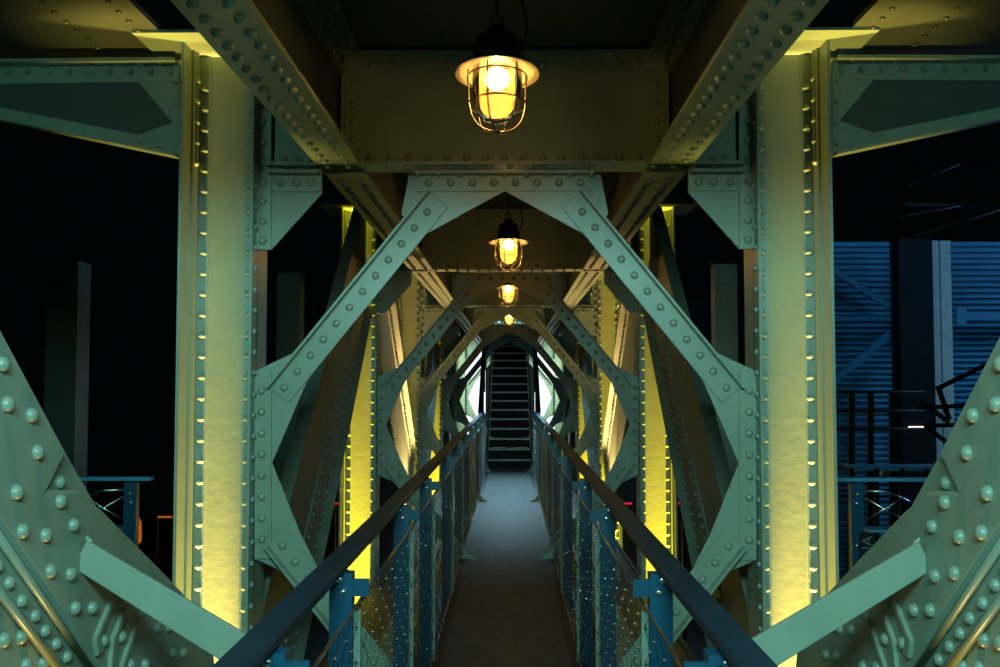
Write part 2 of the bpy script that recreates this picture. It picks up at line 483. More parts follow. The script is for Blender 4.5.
beam_labels = ['nearest riveted cross beam, behind the closest caged lamp', 'second riveted cross beam, behind the second caged lamp',
               'third riveted cross beam, just beyond the third caged lamp', 'fourth riveted cross beam, in front of the stair', 'fifth riveted cross beam, over the stair', 'farthest riveted cross beam, beyond the stair before the bright windows']
ring_labels = ['large pale green six-sided portal frame nearest the viewer, below the nearest cross beam',
               'olive six-sided portal frame second from the viewer, inside the opening of the nearest',
               'dark six-sided portal frame third from the viewer', 'dark six-sided portal frame fourth from the viewer, at the foot of the stair',
               'dark six-sided portal frame fifth from the viewer, around the stair',
               'daylit green six-sided portal frame farthest away, beside the bright windows']
bm0 = make_cross_beam(FR[0]); bm0['label'] = beam_labels[0]
rg0 = make_ring(FR[0]); rg0['label'] = ring_labels[0]
for i in range(1, 6):
    copy_tree(bm0, (0, FR[i], 2.645), beam_labels[i])
    copy_tree(rg0, (0, FR[i], -0.15), ring_labels[i])

copy_tree(bm0, (0, 0.41, 2.645), 'unseen riveted cross beam added above the viewer to cut the light')  # unseen beam added to cut off the light from behind

# ------------------------------------------------------------------ built-up columns
def make_column(F, s):
    root = empty('column', (s * 1.35, F, -2.4), '', 'column', 'yellow lit riveted columns')
    Y = F; z0, z1 = -2.4, 3.198
    MB().box(-1.5, -1.2, Y + 0.0, Y + 0.014, z0, z1).mirror(s).build('web_plate', PAINT_WEB, root)
    o = MB().box(-1.515, -1.50, Y - 0.215, Y + 0.22, z0, z1)
    o.box(-1.50, -1.488, Y - 0.10, Y, z0, z1)
    for z in [2.66 + 0.1 * k for k in range(5)]: o.rivet((-1.488, Y - 0.055, z), (1, 0, 0), 0.017)
    o.mirror(s).build('outer_flange', PAINT, root)
    i = MB().box(-1.214, -1.2, Y - 0.095, Y + 0.20, z0, z1)
    for k in range(55): i.rivet((-1.2, Y - 0.045, z0 + 0.05 + 0.1 * k), (1, 0, 0), 0.015)
    i.mirror(s).build('inner_flange', PAINT, root)
    for a, b, xr in ((-1.488, -1.435, -1.462), (-1.265, -1.214, -1.236)):
        m = MB().box(a, b, Y - 0.013, Y, z0, z1)
        for k in range(55): m.rivet((xr, Y - 0.013, z0 + 0.03 + 0.1 * k), (0, -1, 0), 0.0195, seg=10)
        m.mirror(s).build('corner_angle', PAINT, root)
    MB().box(-1.70, -0.905, Y - 0.34, Y + 0.25, 3.198, 3.212).mirror(s).build('cap_plate', PAINT, root)
    return root
for s in (-1, 1):
    c0 = make_column(FR[0], s)
    for i in range(6):
        lab = ['tall riveted column lit yellow from below, nearest on the %s', 'second yellow riveted column on the %s, beyond the nearest portal frame',
               'third riveted column on the %s, seen through the second portal frame', 'fourth riveted column on the %s, small and yellow near the stair',
               'fifth dark riveted column on the %s of the stair', 'farthest daylit riveted column on the %s beside the bright window'][i] % SIDE[s]
        if i == 0: c0['label'] = lab
        else: copy_tree(c0, (s * 1.35, FR[i], -2.4), lab)

# ------------------------------------------------------------------ main truss diagonals (planes x = -1.28 and +1.28)
XD = -1.28
def pl(x, y, off=0.0):                     # where a sight line meets the plane of the near left diagonal
    X = XD + off
    d = sight(x, y)
    Y = (X - CX) * d.y / d.x
    return (X, Y, CZ + d.z / d.x * (X - CX))
def near_diagonal(s):
    root = empty('truss_diagonal', (s * 1.28, 4.5, -0.6),
                 'big pale green riveted plate diagonal filling the bottom %s corner' % SIDE[s], 'truss diagonal', 'main truss diagonals')
    up = lambda y: CZ - 1.75 + 0.82 * (4.81 - y)
    # deep web
    w_ = MB().prism([(XD, 0.6, up(0.6) - 0.0), (XD, 4.55, up(4.55) + 0.02), (XD, 4.55, -1.35), (XD, 3.2, -1.35), (XD, 0.6, 1.55)], (-0.014, 0, 0))
    for q in ((3, 640), (20, 637), (25, 665), (42, 663), (-14, 612), (-30, 590)): w_.rivet(pl(*q), (1, 0, 0), 0.02, seg=14)
    w_.mirror(s).build('web_plate', PAINT, root)
    # cover plate with the notch
    o = 0.030
    poly = [(-330, -200), (-40, 272), (57.5, 452), (38, 490), (70, 490), (97, 512), (176, 591), (206, 640), (212, 700), (150, 760), (90, 667), (0, 538), (-60, 452), (-330, 70)]
    c = MB().prism([pl(*q) for q in poly], (o, 0, 0), 0.012)
    for q in ((1, 364), (6, 404), (30, 415), (36, 452), (15, 492), (59, 501), (72, 525), (21, 531), (44, 535), (49, 571), (69, 574), (74, 608), (91, 608), (117, 599),
              (102, 641), (120, 637), (156, 628), (168, 627), (171, 654), (182, 653), (129, 665), (144, 664), (-25, 385), (-20, 440)):
        c.rivet(pl(*q, o), (1, 0, 0), 0.0205, 0.021, 16)
    c.rivet(pl(58, 482), (1, 0, 0), 0.0205, 0.021, 16)
    c.mirror(s).build('cover_plate', PAINT, root)
    # edge angle with two lips
    e = MB().prism([pl(*q) for q in [(-60, 452), (0, 538), (90, 667), (112, 700), (82, 700), (63, 667), (0, 590), (-60, 515)]], (0.012, 0, 0))
    for a, b in (((-60, 452), (112, 700)), ((-60, 515), (82, 700))):
        e.tube([Vector(pl(*a, 0.024)), Vector(pl(*b, 0.024))], 0.0115, 10)
    for q in ((8, 583), (20.5, 601), (34, 616), (44, 631), (55, 644), (66, 657), (-4, 566), (-17, 549)): e.rivet(pl(*q, 0.012), (1, 0, 0), 0.018, seg=12)
    e.mirror(s).build('edge_angle', PAINT, root)
    for path in (((108, 601), (92, 639), (94.5, 656)), ((122.6, 607), (110, 639), (107, 672)), ((140.6, 610), (128, 639), (117, 672))):
        b = MB()
        pts = [Vector(pl(*q, o)) for q in path]
        off = Vector((0, 0.042, 0.0))
        b.prism([pts[0], pts[1], pts[2], pts[2] + off, pts[1] + off, pts[0] + off], (0.013, 0, 0), 0.003)
        b.mirror(s).build('bent_strap', PAINT, root)
    return root
for s in (-1, 1): near_diagonal(s)

def make_diagonal(F0, F1, s, up):
    """member between frames F0 and F1, rising away when up"""
    root = empty('truss_diagonal', (s * 1.28, F0 + 0.2, -0.9), '', 'truss diagonal', 'main truss diagonals')
    X = XD; zt = 3.12; mt = DECK_SHADE if up else PAINT  # rising diagonals take a darker copy, their shade put into the colour
    if up:
        U = lambda y: CZ - 1.30 + 0.79 * (y - F0)
        ya, yb = F0 + 0.24, F1 - 0.24
    else:
        U = lambda y: CZ - 1.22 + 0.71 * (F1 - y)
        ya, yb = F0 + 0.24, F1 - 0.24
    def band(d0, d1, x0, t, mb, bev=0.0):
        N = 1; pts = []
        def cl(y, z): return (x0, y, max(-1.35, min(zt, z)))
        ys = [ya + (yb - ya) * i / 24 for i in range(25)]
        top = [cl(y, U(y) - d0) for y in ys]; bot = [cl(y, U(y) - d1) for y in ys]
        for i in range(24):
            if top[i][2] - bot[i][2] < 1e-3 and top[i + 1][2] - bot[i + 1][2] < 1e-3: continue
            mb.prism([top[i], top[i + 1], bot[i + 1], bot[i]], (t, 0, 0))
        return mb
    W = 1.31 if up else 1.56
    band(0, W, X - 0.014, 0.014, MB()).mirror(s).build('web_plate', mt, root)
    sl = 0.79 if up else -0.71
    def riv(mb, d, x, step=0.1, r=0.017):
        y = ya + 0.05
        while y < yb - 0.03:
            z = U(y) - d
            if -1.3 < z < zt - 0.03: mb.rivet((x, y, z), (1, 0, 0), r, seg=8)
            y += step * 0.78
    m = band(0.0, 0.17, X, 0.014, MB()); riv(m, 0.085, X + 0.014)
    band(0.0, 0.016, X + 0.014, 0.06, m)
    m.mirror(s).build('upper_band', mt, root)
    m = band(W - 0.42, W, X, 0.014, MB()); riv(m, W - 0.35, X + 0.014); riv(m, W - 0.07, X + 0.014)
    band(W - 0.016, W, X + 0.014, 0.06, m)
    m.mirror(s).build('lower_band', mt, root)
    return root
diag_labels = {0: 'dark riveted diagonal rising away between the first and second columns on the %s',
               1: 'warm lit riveted diagonal falling away between the second and third columns on the %s',
               2: 'riveted diagonal rising away between the third and fourth columns on the %s',
               3: 'farthest riveted diagonal falling away to the last column on the %s'}
for s in (-1, 1):
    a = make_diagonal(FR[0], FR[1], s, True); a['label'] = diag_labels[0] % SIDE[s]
    b = make_diagonal(FR[1], FR[2], s, False); b['label'] = diag_labels[1] % SIDE[s]
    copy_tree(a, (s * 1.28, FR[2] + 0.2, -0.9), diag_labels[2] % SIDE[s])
    copy_tree(b, (s * 1.28, FR[3] + 0.2, -0.9), diag_labels[3] % SIDE[s])

# flat stays from the near diagonals down to the walkway
for s in (-1, 1):
    Y = 3.0
    q = lambda x, y: (CX + sight(x, y).x / sight(x, y).y * Y, Y, CZ + sight(x, y).z / sight(x, y).y * Y)
    A, B, C, D = [Vector(q(*t)) for t in ((88, 540), (74.5, 567), (300, 709), (315, 674))]
    root = empty('stay_bar', (s * 1.2, Y, 1.1), 'flat pale green stay bar crossing the %s corner plate down to the handrail' % SIDE[s], 'stay bar', 'flat stay bars')
    m = MB().prism([A, B, C, D], (0, -0.014, 0), 0.003)
    m.mirror(s).build('bar', PAINT, root)
    l = MB()
    c0 = Vector(q(86, 547)); l.tube([c0 + Vector((-0.045 + 0.05 * math.cos(a), 0.03, 0.03 * math.sin(a))) for a in [math.pi * k / 8 for k in range(9)]], 0.008, 6)
    l.box(-1.266, c0.x, Y + 0.0, Y + 0.012, c0.z - 0.035, c0.z - 0.005)
    l.mirror(s).build('lug', PAINT, root)

# ------------------------------------------------------------------ outer cantilever brackets
def make_bracket(F, s):
    root = empty('cantilever_bracket', (s * 1.55, F, 2.67), '', 'bracket')
    Y = F + 0.0
    Q = lambda x, y, o=0.0: P3(px(x, y), Y + o)
    MB().prism([Q(180, 72, .014), (-4.0, Y + .014, 3.11), (-4.0, Y + .014, 3.02), Q(0, 117, .014), Q(180, 156, .014)], (0, -0.012, 0)).mirror(s).build('web_plate', CEIL_SHADE, root)  # shade of the recessed web put into its dark colour
    t = MB().prism([Q(180, 65), (-4.0, Y, 3.135), (-4.0, Y, 3.05), Q(180, 82)], (0, -0.012, 0))
    t.prism([Q(180, 63), (-4.0, Y, 3.15), (-4.0, Y, 3.135), Q(180, 66)], (0, -0.09, 0))
    for k in range(17):
        t.rivet(Q(172 - 20.5 * k, 72.5, -0.012), (0, -1, 0), 0.0185, seg=10)
        t.rivet(P3(px(164 - 21 * k, 66.2), Y - 0.05), (0, 0, -1), 0.013, seg=6)
    t.mirror(s).build('top_angle', PAINT, root)
    b = MB().prism([Q(180, 143), Q(0, 108), Q(-140, 85), Q(-140, 95), Q(0, 121), Q(180, 158)], (0, -0.012, 0))
    b.prism([Q(180, 156), Q(0, 119), Q(-140, 93), Q(-140, 96), Q(0, 122), Q(180, 159.5)], (0, -0.08, 0))
    for q in ((140, 146.5), (160, 150)): b.rivet(Q(*q, -0.012), (0, -1, 0), 0.0185, seg=10)
    b.mirror(s).build('bottom_angle', PAINT, root)
    MB().prism([Q(137, 80, .004), Q(180, 80, .004), Q(180, 150, .004), Q(133, 137, .004), Q(173, 123, .004)], (0, -0.010, 0)).mirror(s).build('gusset', PAINT, root)
    v = MB().prism([Q(174, 66), Q(181, 66), Q(181, 158), Q(174, 158)], (0, -0.022, 0), 0.002)
    for k in range(4): v.rivet(Q(177, 84 + 21 * k, -0.022), (0, -1, 0), 0.012, seg=8)
    v.mirror(s).build('end_angle', PAINT, root)
    return root
for s in (-1, 1):
    b0 = make_bracket(FR[0], s)
    b0['label'] = 'tapering riveted bracket reaching out from the top of the nearest %s column' % SIDE[s]

# ------------------------------------------------------------------ caged pendant lamps
def make_lamp(loc, tilt):
    x, y, z = loc
    root = empty('caged_lamp', loc, '', 'lamp', 'caged pendant lamps')
    O = Vector(loc)
    # iron cap and hook
    m = MB().lathe([(0.0, 0.155), (0.03, 0.155), (0.036, 0.12), (0.07, 0.112), (0.075, 0.06), (0.085, 0.052), (0.085, 0.008), (0.05, 0.006), (0.0, 0.006)], O, 24)
    m.build('iron_cap', LAMPDARK, root)
    h = MB().tube([O + Vector((0.02 * math.cos(a), 0, 0.175 + 0.02 * math.sin(a))) for a in [2 * math.pi * i / 14 for i in range(14)]], 0.004, 6, True)
    h.tube([O + Vector((0, 0, 0.19)), O + Vector((0, 0, 3.213 - z))], 0.006, 6)
    h.build('hanger', LAMPDARK, root)
    # enamel shade: lower face cream, dark outside
    sh = MB().lathe([(0.05, 0.004), (0.10, -0.008), (0.148, -0.020), (0.150, -0.024), (0.146, -0.025), (0.10, -0.014), (0.05, -0.003)], O, 40)
    so = sh.build('shade', SHADE, root)
    top = MB().lathe([(0.05, 0.0065), (0.10, -0.0055), (0.149, -0.0175), (0.1525, -0.024), (0.1505, -0.0245)], O, 40)
    top.build('shade_top', LAMPDARK, root)
    # glass globe
    g = [(0.088, 0.0), (0.088, -0.03), (0.086, -0.08), (0.081, -0.13), (0.071, -0.168), (0.050, -0.192), (0.022, -0.203), (0.0, -0.205)]
    MB().lathe(g, O, 32).build('glass_globe', GLASS, root)
    # bulb with its holder
    b = MB().lathe([(0.0, -0.080), (0.022, -0.076), (0.040, -0.060), (0.044, -0.042), (0.034, -0.016), (0.015, -0.004), (0.0, -0.002)], O, 20)
    bo = b.build('bulb', BULB, root)
    # cage
    c = MB()
    for k in range(6):
        a = R(60 * k + 12)
        prof = [(0.104, 0.0), (0.1035, -0.05), (0.1025, -0.10), (0.100, -0.14), (0.097, -0.160), (0.090, -0.183), (0.080, -0.202), (0.066, -0.217), (0.048, -0.228), (0.025, -0.235), (0.0, -0.237)]
        c.tube([O + Vector((r * math.cos(a), r * math.sin(a), zz)) for r, zz in prof], 0.0027, 6)
    for r, zz in ((0.1055, -0.040), (0.1025, -0.138)):
        c.tube([O + Vector((r * math.cos(R(10 * i)), r * math.sin(R(10 * i)), zz)) for i in range(36)], 0.0027, 6, True)
    c.rivet(O + Vector((0, 0, -0.233)), (0, 0, -1), 0.008)
    c.build('wire_cage', CAGE, root)
    # supply cable
    cp = [Vector((0.085, 0, 0.07)), Vector((0.10, -0.01, 0.11)), Vector((0.105, -0.02, 0.16)), Vector((0.09, -0.04, 0.22)), Vector((0.05, -0.08, 0.30)), Vector((0.02, -0.12, 0.38)), Vector((0.015, -0.14, 3.213 - z))]
    pts = []
    for i in range(len(cp) - 1):
        for t in range(4): pts.append(O + cp[i].lerp(cp[i + 1], t / 4))
    pts.append(O + cp[-1])
    MB().tube(pts, 0.005, 6).build('cable', DARK, root)
    root.rotation_euler = (R(tilt), 0, 0)
    return root
LAMPS = [((-0.018, 3.47, 2.71), -7), ((0.012, 7.46, 2.68), -4), ((0.0, 10.97, 2.68), -2), ((0.0, 15.4, 2.70), 0)]
lamp_labels = ['large glowing caged pendant lamp nearest the viewer, before the first cross beam', 'second glowing caged lamp, seen through the nearest portal frame',
               'third glowing caged lamp, small, above the second portal frame opening', 'farthest tiny glowing caged lamp above the stair']
l0 = make_lamp(*LAMPS[0]); l0['label'] = lamp_labels[0]
for i in (1, 2, 3):
    c = copy_tree(l0, LAMPS[i][0], lamp_labels[i]); c.rotation_euler = (R(LAMPS[i][1]), 0, 0)
for (lx, ly, lz), t in LAMPS:
    point('lamp_filament', (lx, ly, lz - 0.098), 8.5, (1.0, 0.60, 0.19), 0.012)

# ------------------------------------------------------------------ walkway railings
POSTS = [2.06, 2.92, 4.51, 5.80, 7.67, 9.35, 10.9, 12.5, 14.1, 15.7, 17.2, 18.4]
XR0, XR1 = -0.527, -0.452                 # outer / inner edge of the rail
def mesh_panel(y0, y1, x, z0, z1):
    m = MB(); dy, dz = 0.085, 0.05
    ny = int((y1 - y0) / dy); nz = int((z1 - z0) / dz)
    dy = (y1 - y0) / ny; dz = (z1 - z0) / nz
    for j in range(nz + 1):
        for i in range(ny + 1):
            if (i + j) % 2: continue
            p = Vector((x, y0 + i * dy, z0 + j * dz))
            # ferrule
            r = 0.0055; hh = 0.008
            m.add([p + Vector((r, 0, 0)), p + Vector((0, r, 0)), p + Vector((-r, 0, 0)), p + Vector((0, -r, 0)), p + Vector((0, 0, hh)), p + Vector((0, 0, -hh))],
                  [(0, 1, 4), (1, 2, 4), (2, 3, 4), (3, 0, 4), (1, 0, 5), (2, 1, 5), (3, 2, 5), (0, 3, 5)], True)
    f = MB()
    for i0 in range(-nz, ny + 1):
        for sg in (1, -1):
            # straight slanting wires, clipped to the panel
            pts = []
            for j in range(nz + 1):
                i = i0 + j if sg > 0 else i0 + (nz - j)
                if 0 <= i <= ny: pts.append(Vector((x, y0 + i * dy, z0 + j * dz)))
            if sg > 0 and i0 % 2: continue
            if sg < 0 and (i0 + nz) % 2: continue
            if len(pts) > 1: f.tube([pts[0], pts[-1]], 0.0011, 3)
    return m, f
def bolt(m, p, n): m.rivet(p, n, 0.011, 0.010, 8)
for s in (-1, 1):
    root = empty('walkway_railing', (s * 0.54, 2.0, 0.0),
                 'blue post railing with dark handrail and wire mesh on the %s of the walkway' % SIDE[s], 'railing', 'walkway railings')
    m = MB().prism([(XR0, 1.2, 1.06), (XR1, 1.2, 1.06), (XR1, 1.2, 1.074), (XR1 - 0.006, 1.2, 1.08), (XR0 + 0.006, 1.2, 1.08), (XR0, 1.2, 1.074)], (0, 17.35, 0))
    m.prism([(XR0 + 0.008, 1.2, 1.06), (XR1 - 0.008, 1.2, 1.06), (XR1 - 0.008, 1.2, 1.045), (XR0 + 0.008, 1.2, 1.045)], (0, 17.35, 0))
    m.mirror(s).build('handrail', TIMBER, root)
    for k, y in enumerate(POSTS):
        p = MB().box(-0.496, -0.430, y, y + 0.055, -0.25, 1.05)
        p.box(-0.527, -0.445, y - 0.004, y + 0.06, 1.03, 1.045)
        po = p.mirror(s).build('post', RAILBLUE, root)
        t = MB().box(-0.430, -0.382, y + 0.004, y + 0.016, 0.984, 1.034)
        t.mirror(s).build('bracket_tab', RAILBLUE, po)
        if k < 6:
            for (bx, bz) in ((-0.466, 1.034), (-0.456, 0.999)):
                b = MB(); bolt(b, (bx, y, bz), (0, -1, 0)); b.mirror(s).build('bolt', STEEL, po)
        if 0 < k < 9:
            g = MB().box(-0.428, -0.408, y + 0.02, y + 0.03, -0.02, 0.94)
            g.mirror(s).build('mesh_frame_bar', BAR, root)
    ends = [1.3] + POSTS
    for a, b in zip(ends, ends[1:]):
        fer, wires = mesh_panel(a + 0.06, b - 0.01, -0.415, 0.05, 0.955)
        wires.tube([(-0.415, a + 0.05, 0.96), (-0.415, b, 0.96)], 0.005, 6)
        wires.tube([(-0.415, a + 0.05, 0.045), (-0.415, b, 0.045)], 0.005, 6)
        nf = len(wires.f); wires.add(fer.v, fer.f, True)
        wo = wires.mirror(s).build('mesh_panel', CABLE, root)
        wo.data.materials.append(STEEL)
        wo.data.polygons.foreach_set('material_index', [0] * nf + [1] * len(fer.f)); wo.data.update()

# ------------------------------------------------------------------ stair at the far end
N, RI, TR, Y0 = 17, 0.178, 0.36, 18.5
root = empty('staircase', (0, Y0, 0), 'steep dark open stair with pale edged treads at the far end of the walkway', 'stair')
for k in range(1, N + 1):
    y = Y0 + TR * k; z = RI * k
    t = MB().box(-0.40, 0.40, y, y + 0.30, z - 0.035, z)
    to = t.build('tread', STAIRM, root)
    MB().box(-0.40, 0.40, y - 0.006, y, z - 0.03, z + 0.002).build('nosing', NOSE, to)
    MB().box(-0.40, 0.40, y + 0.012, y + 0.02, z - RI + 0.001, z - 0.036).build('riser', DARK, to)
for s in (-1, 1):
    m = MB().prism([(-0.44, Y0, -0.02), (-0.44, Y0 + 0.35, -0.02), (-0.44, Y0 + TR * N + 0.3, RI * N - 0.1), (-0.44, Y0 + TR * N + 0.3, RI * N + 0.14), (-0.44, Y0, 0.12)], (0.035, 0, 0))
    m.mirror(s).build('stringer', NOSE, root)
for s in (-1, 1):
    root = empty('stair_railing', (s * 0.55, Y0, 0), 'dark inclined railing on the %s of the far stair' % SIDE[s], 'railing', 'stair railings')
    up = RI / TR; L = TR * N
    m = MB().prism([(-0.58, Y0, 1.05), (-0.58, Y0 + L, 1.05 + up * L), (-0.58, Y0 + L, 1.10 + up * L), (-0.58, Y0, 1.10)], (0.06, 0, 0))
    m.mirror(s).build('handrail', TIMBER, root)
    for k in range(7):
        y = Y0 + 0.1 + L * k / 6.2
        MB().box(-0.575, -0.525, y, y + 0.05, up * (y - Y0) - 0.1, up * (y - Y0) + 1.05).mirror(s).build('post', DARK, root)
    g = MB()
    for k in range(1, 7):
        z = k * 0.15
        g.tube([(-0.55, Y0, z), (-0.55, Y0 + L, z + up * L)], 0.008, 5)
    n = 60
    for k in range(n):
        y = Y0 + L * k / n
        g.tube([(-0.55, y, up * (y - Y0) + 0.05), (-0.55, y, up * (y - Y0) + 1.05)], 0.006, 4)
    g.mirror(s).build('infill', DARK, root)

# ------------------------------------------------------------------ far end wall with two bright windows
YE = 31.0
m = MB()
m.box(-0.72, 0.72, YE, YE + 0.2, -2.4, 4.2)
for s in (-1, 1):
    m.box(s * 2.2, s * 6.0, YE, YE + 0.2, -2.4, 4.2)
    m.box(s * 0.72, s * 2.2, YE, YE + 0.2, 2.75, 4.2)
    m.box(s * 0.72, s * 2.2, YE, YE + 0.2, -2.4, -0.4)
struct(m.build('wall_back', DARK))
for k, s in enumerate((-1, 1)):
    root = empty('window_%d' % (k + 1), (s * 1.46, YE, -0.4), 'bright daylit window on the %s of the stair' % SIDE[s], 'window')
    root['kind'] = 'structure'
    MB().box(s * 0.76, s * 2.16, YE + 0.08, YE + 0.09, -0.36, 2.71).build('pane', WINDOW, root)
    f = MB()
    f.box(s * 0.72, s * 0.76, YE + 0.02, YE + 0.12, -0.4, 2.75).box(s * 2.16, s * 2.2, YE + 0.02, YE + 0.12, -0.4, 2.75)
    f.box(s * 0.76, s * 2.16, YE + 0.02, YE + 0.12, 2.71, 2.75).box(s * 0.76, s * 2.16, YE + 0.02, YE + 0.12, -0.4, -0.36)
    f.build('window_frame', DARK, root)

# ------------------------------------------------------------------ the hall around: right cladding wall
YW = 16.0
def at(x, y, Y):
    d = sight(x, y)
    return (CX + d.x / d.y * Y, Y, CZ + d.z / d.y * Y)
m = MB(); z = -2.0; pitch = 0.092; x0, x1 = 4.6, 12.5
prof = []
while z < 3.85:
    prof += [(YW, z), (YW, z + pitch * 0.35), (YW + 0.06, z + pitch * 0.5), (YW + 0.06, z + pitch * 0.85)]
    z += pitch
vs = [(x0, a, b) for a, b in prof] + [(x1, a, b) for a, b in prof]; k = len(prof)
m.add(vs, [(i, k + i, k + i + 1, i + 1) for i in range(k - 1)])
m.box(x0, x1, YW + 0.07, YW + 0.12, -2.0, 3.85)
struct(m.build('wall_right', CLAD))
# lower hall floor far below
struct(MB().box(-14, 14, 0, 30, -2.5, -2.4).build('floor.001', DARK))
# steel column before the cladding
def hcol(name, x0, x1, Y, z0, z1, material, label, group):
    root = empty(name, ((x0 + x1) / 2, Y, z0), label, 'column', group)
    w_ = x1 - x0
    for a, b, nm in ((x0, x0 + 0.40 * w_, 'flange'), (x1 - 0.52 * w_, x1, 'flange')):
        MB().box(a, b, Y, Y + 0.03, z0, z1).build(nm, material, root)
    MB().box(x0 + 0.40 * w_, x1 - 0.52 * w_, Y + 0.05, Y + 0.3, z0, z1).build('web', material, root)
    return root
hcol('hall_column', at(925, 0, 15.4)[0], at(945, 0, 15.4)[0], 15.4, -2.4, 3.8, PALE, 'pale blue lit steel column against the cladding wall on the far right', None)
bc = MB().box(at(896, 0, 15.2)[0], at(923, 0, 15.2)[0], 15.2, 15.5, -2.4, 3.8)
bc.box(at(893, 0, 15.2)[0], at(926, 0, 15.2)[0], 15.17, 15.2, -2.4, 3.8).box(at(893, 0, 15.2)[0], at(926, 0, 15.2)[0], 15.5, 15.53, -2.4, 3.8)
tag(bc.build('dark_column', DARK), 'black column left of the pale steel column on the far right', 'column')
# brace of the cladding bay
root = empty('wall_bracing', at(905, 318, 15.6), 'blue steel bracing meeting at a plate before the cladding, left of the black column', 'bracing')
for a, b, h in (((800, 248), (905, 316), 0.10), ((905, 322), (790, 418), 0.11), ((800, 318), (905, 318), 0.05)):
    A = Vector(at(*a, 15.6)); B = Vector(at(*b, 15.6)); d = (B - A).normalized(); n = Vector((-d.z, 0, d.x)) * h
    MB().bar(A - n / 2, B - n / 2, n, (0, 0.06, 0)).build('brace', CLAD, root)
MB().box(at(899, 0, 15.6)[0], at(911, 0, 15.6)[0], 15.55, 15.6, at(0, 328, 15.6)[2], at(0, 309, 15.6)[2]).build('gusset', CLAD, root)
rl = MB().box(at(948, 0, 15.7)[0], 12.4, 15.6, 15.7, at(0, 321, 15.7)[2], at(0, 313, 15.7)[2]).box(at(946, 0, 15.7)[0], at(955, 0, 15.7)[0], 15.55, 15.6, at(0, 325, 15.7)[2], at(0, 309, 15.7)[2])
tag(rl.build('wall_rail', CLAD), 'blue horizontal rail running right from the pale steel column', 'rail')
# roof steelwork of the hall
for k, (a, b, lab) in enumerate((((905, 164), (1100, 164), 'dim upper horizontal roof tube at the far right'),
                                 ((905, 205), (1100, 207), 'dim lower horizontal roof tube at the far right'))):
    t = MB().tube([at(*a, 14.5), at(*b, 14.5)], 0.035, 8)
    tag(t.build('roof_tube', DARK), lab, 'tube', 'roof tubes')
for a, b, lab in (((908, 186), (960, 164), 'short slanting roof rod between the two dim roof tubes'), ((915, 236), (1010, 207), 'long slanting roof rod above the pale steel column'),
                  ((900, 217), (960, 206), 'short slanting rod just below the lower roof tube')):
    tag(MB().tube([at(*a, 14.47), at(*b, 14.47)], 0.014, 6).build('roof_rod', DARK), lab, 'rod', 'roof rods')
# tube lights
t = MB().tube([at(908.5, 427.5, 15.155), at(926, 427.5, 15.155)], 0.018, 8)
tag(t.build('tube_light', TUBE_W), 'small white tube light glowing before the black column', 'light')
for s, xs in ((1, (594, 632)), (1, (676, 692)), (-1, (322, 345))):
    t = MB().tube([at(xs[0], 503.5, 12.2), at(xs[1], 503.5, 12.2)], 0.012, 8)
    lab = {594: 'red tube light glimpsed left of the second right column', 676: 'red tube light glimpsed between the right column and the dark diagonal', 322: 'faint red tube light beside the second left column'}[xs[0]]
    a_ = at(sum(xs) / 2, 503.5, 12.2)
    rt = empty('red_tube_light', (a_[0], 12.2, -2.4), lab, 'light', 'red tube lights')
    t.build('tube', TUBE_R, rt)
    MB().box(a_[0] - 0.02, a_[0] + 0.02, 12.22, 12.26, -2.4, a_[2]).build('stand', DARK, rt)
# black gallery railing before the cladding
root = empty('gallery_railing', at(862, 470, 13.5), 'black gallery railing with posts silhouetted before the blue cladding', 'railing')
for x in (852, 871, 893): MB().bar(at(x - 3, 678, 13.5), at(x - 3, 391, 13.5), (0.08, 0, 0), (0, 0.05, 0)).build('post', DARK, root)
for y in (392, 411, 429, 468): MB().tube([at(832, y, 13.5), at(925, y, 13.5)], 0.022, 6).build('rail', DARK, root)
# dark stair rails at the far right
root = empty('gallery_stair', at(945, 430, 13.0), 'black slanting stair rails crossing the pale steel column', 'stair')
for a, b in (((920, 402), (948, 424)), ((938, 391), (1010, 356)), ((938, 391), (948, 420)), ((926, 429), (950, 447)), ((915, 410), (965, 408)), ((925, 428), (962, 427))):
    A = Vector(at(*a, 13.0)); B = Vector(at(*b, 13.0)); d = (B - A).normalized(); n = Vector((-d.z, 0, d.x)) * 0.055
    MB().bar(A, B, n, (0, 0.04, 0)).build('rail', DARK, root)
# workbench glints under the gallery
root = empty('workbench', at(890, 520, 12.0), 'dark workbench with steel edge below the gallery at the far right', 'bench')
MB().box(at(848, 0, 12)[0], at(960, 0, 12)[0], 12.0, 12.5, at(0, 470, 12)[2], at(0, 466.5, 12)[2]).build('top', CLAD, root)
MB().box(at(848, 0, 12)[0], at(960, 0, 12)[0], 12.05, 12.45, at(0, 481, 12)[2], at(0, 479, 12)[2]).build('shelf', DARK, root)
for x in (850, 875, 900, 925, 950): MB().bar(at(x, 716, 12), at(x, 468, 12), (0.05, 0, 0), (0, 0.05, 0)).build('leg', DARK, root)
MB().box(at(875, 0, 12)[0], at(881, 0, 12)[0], 12.05, 12.2, at(0, 476, 12)[2], at(0, 471, 12)[2]).build('clamp', STEEL, root)

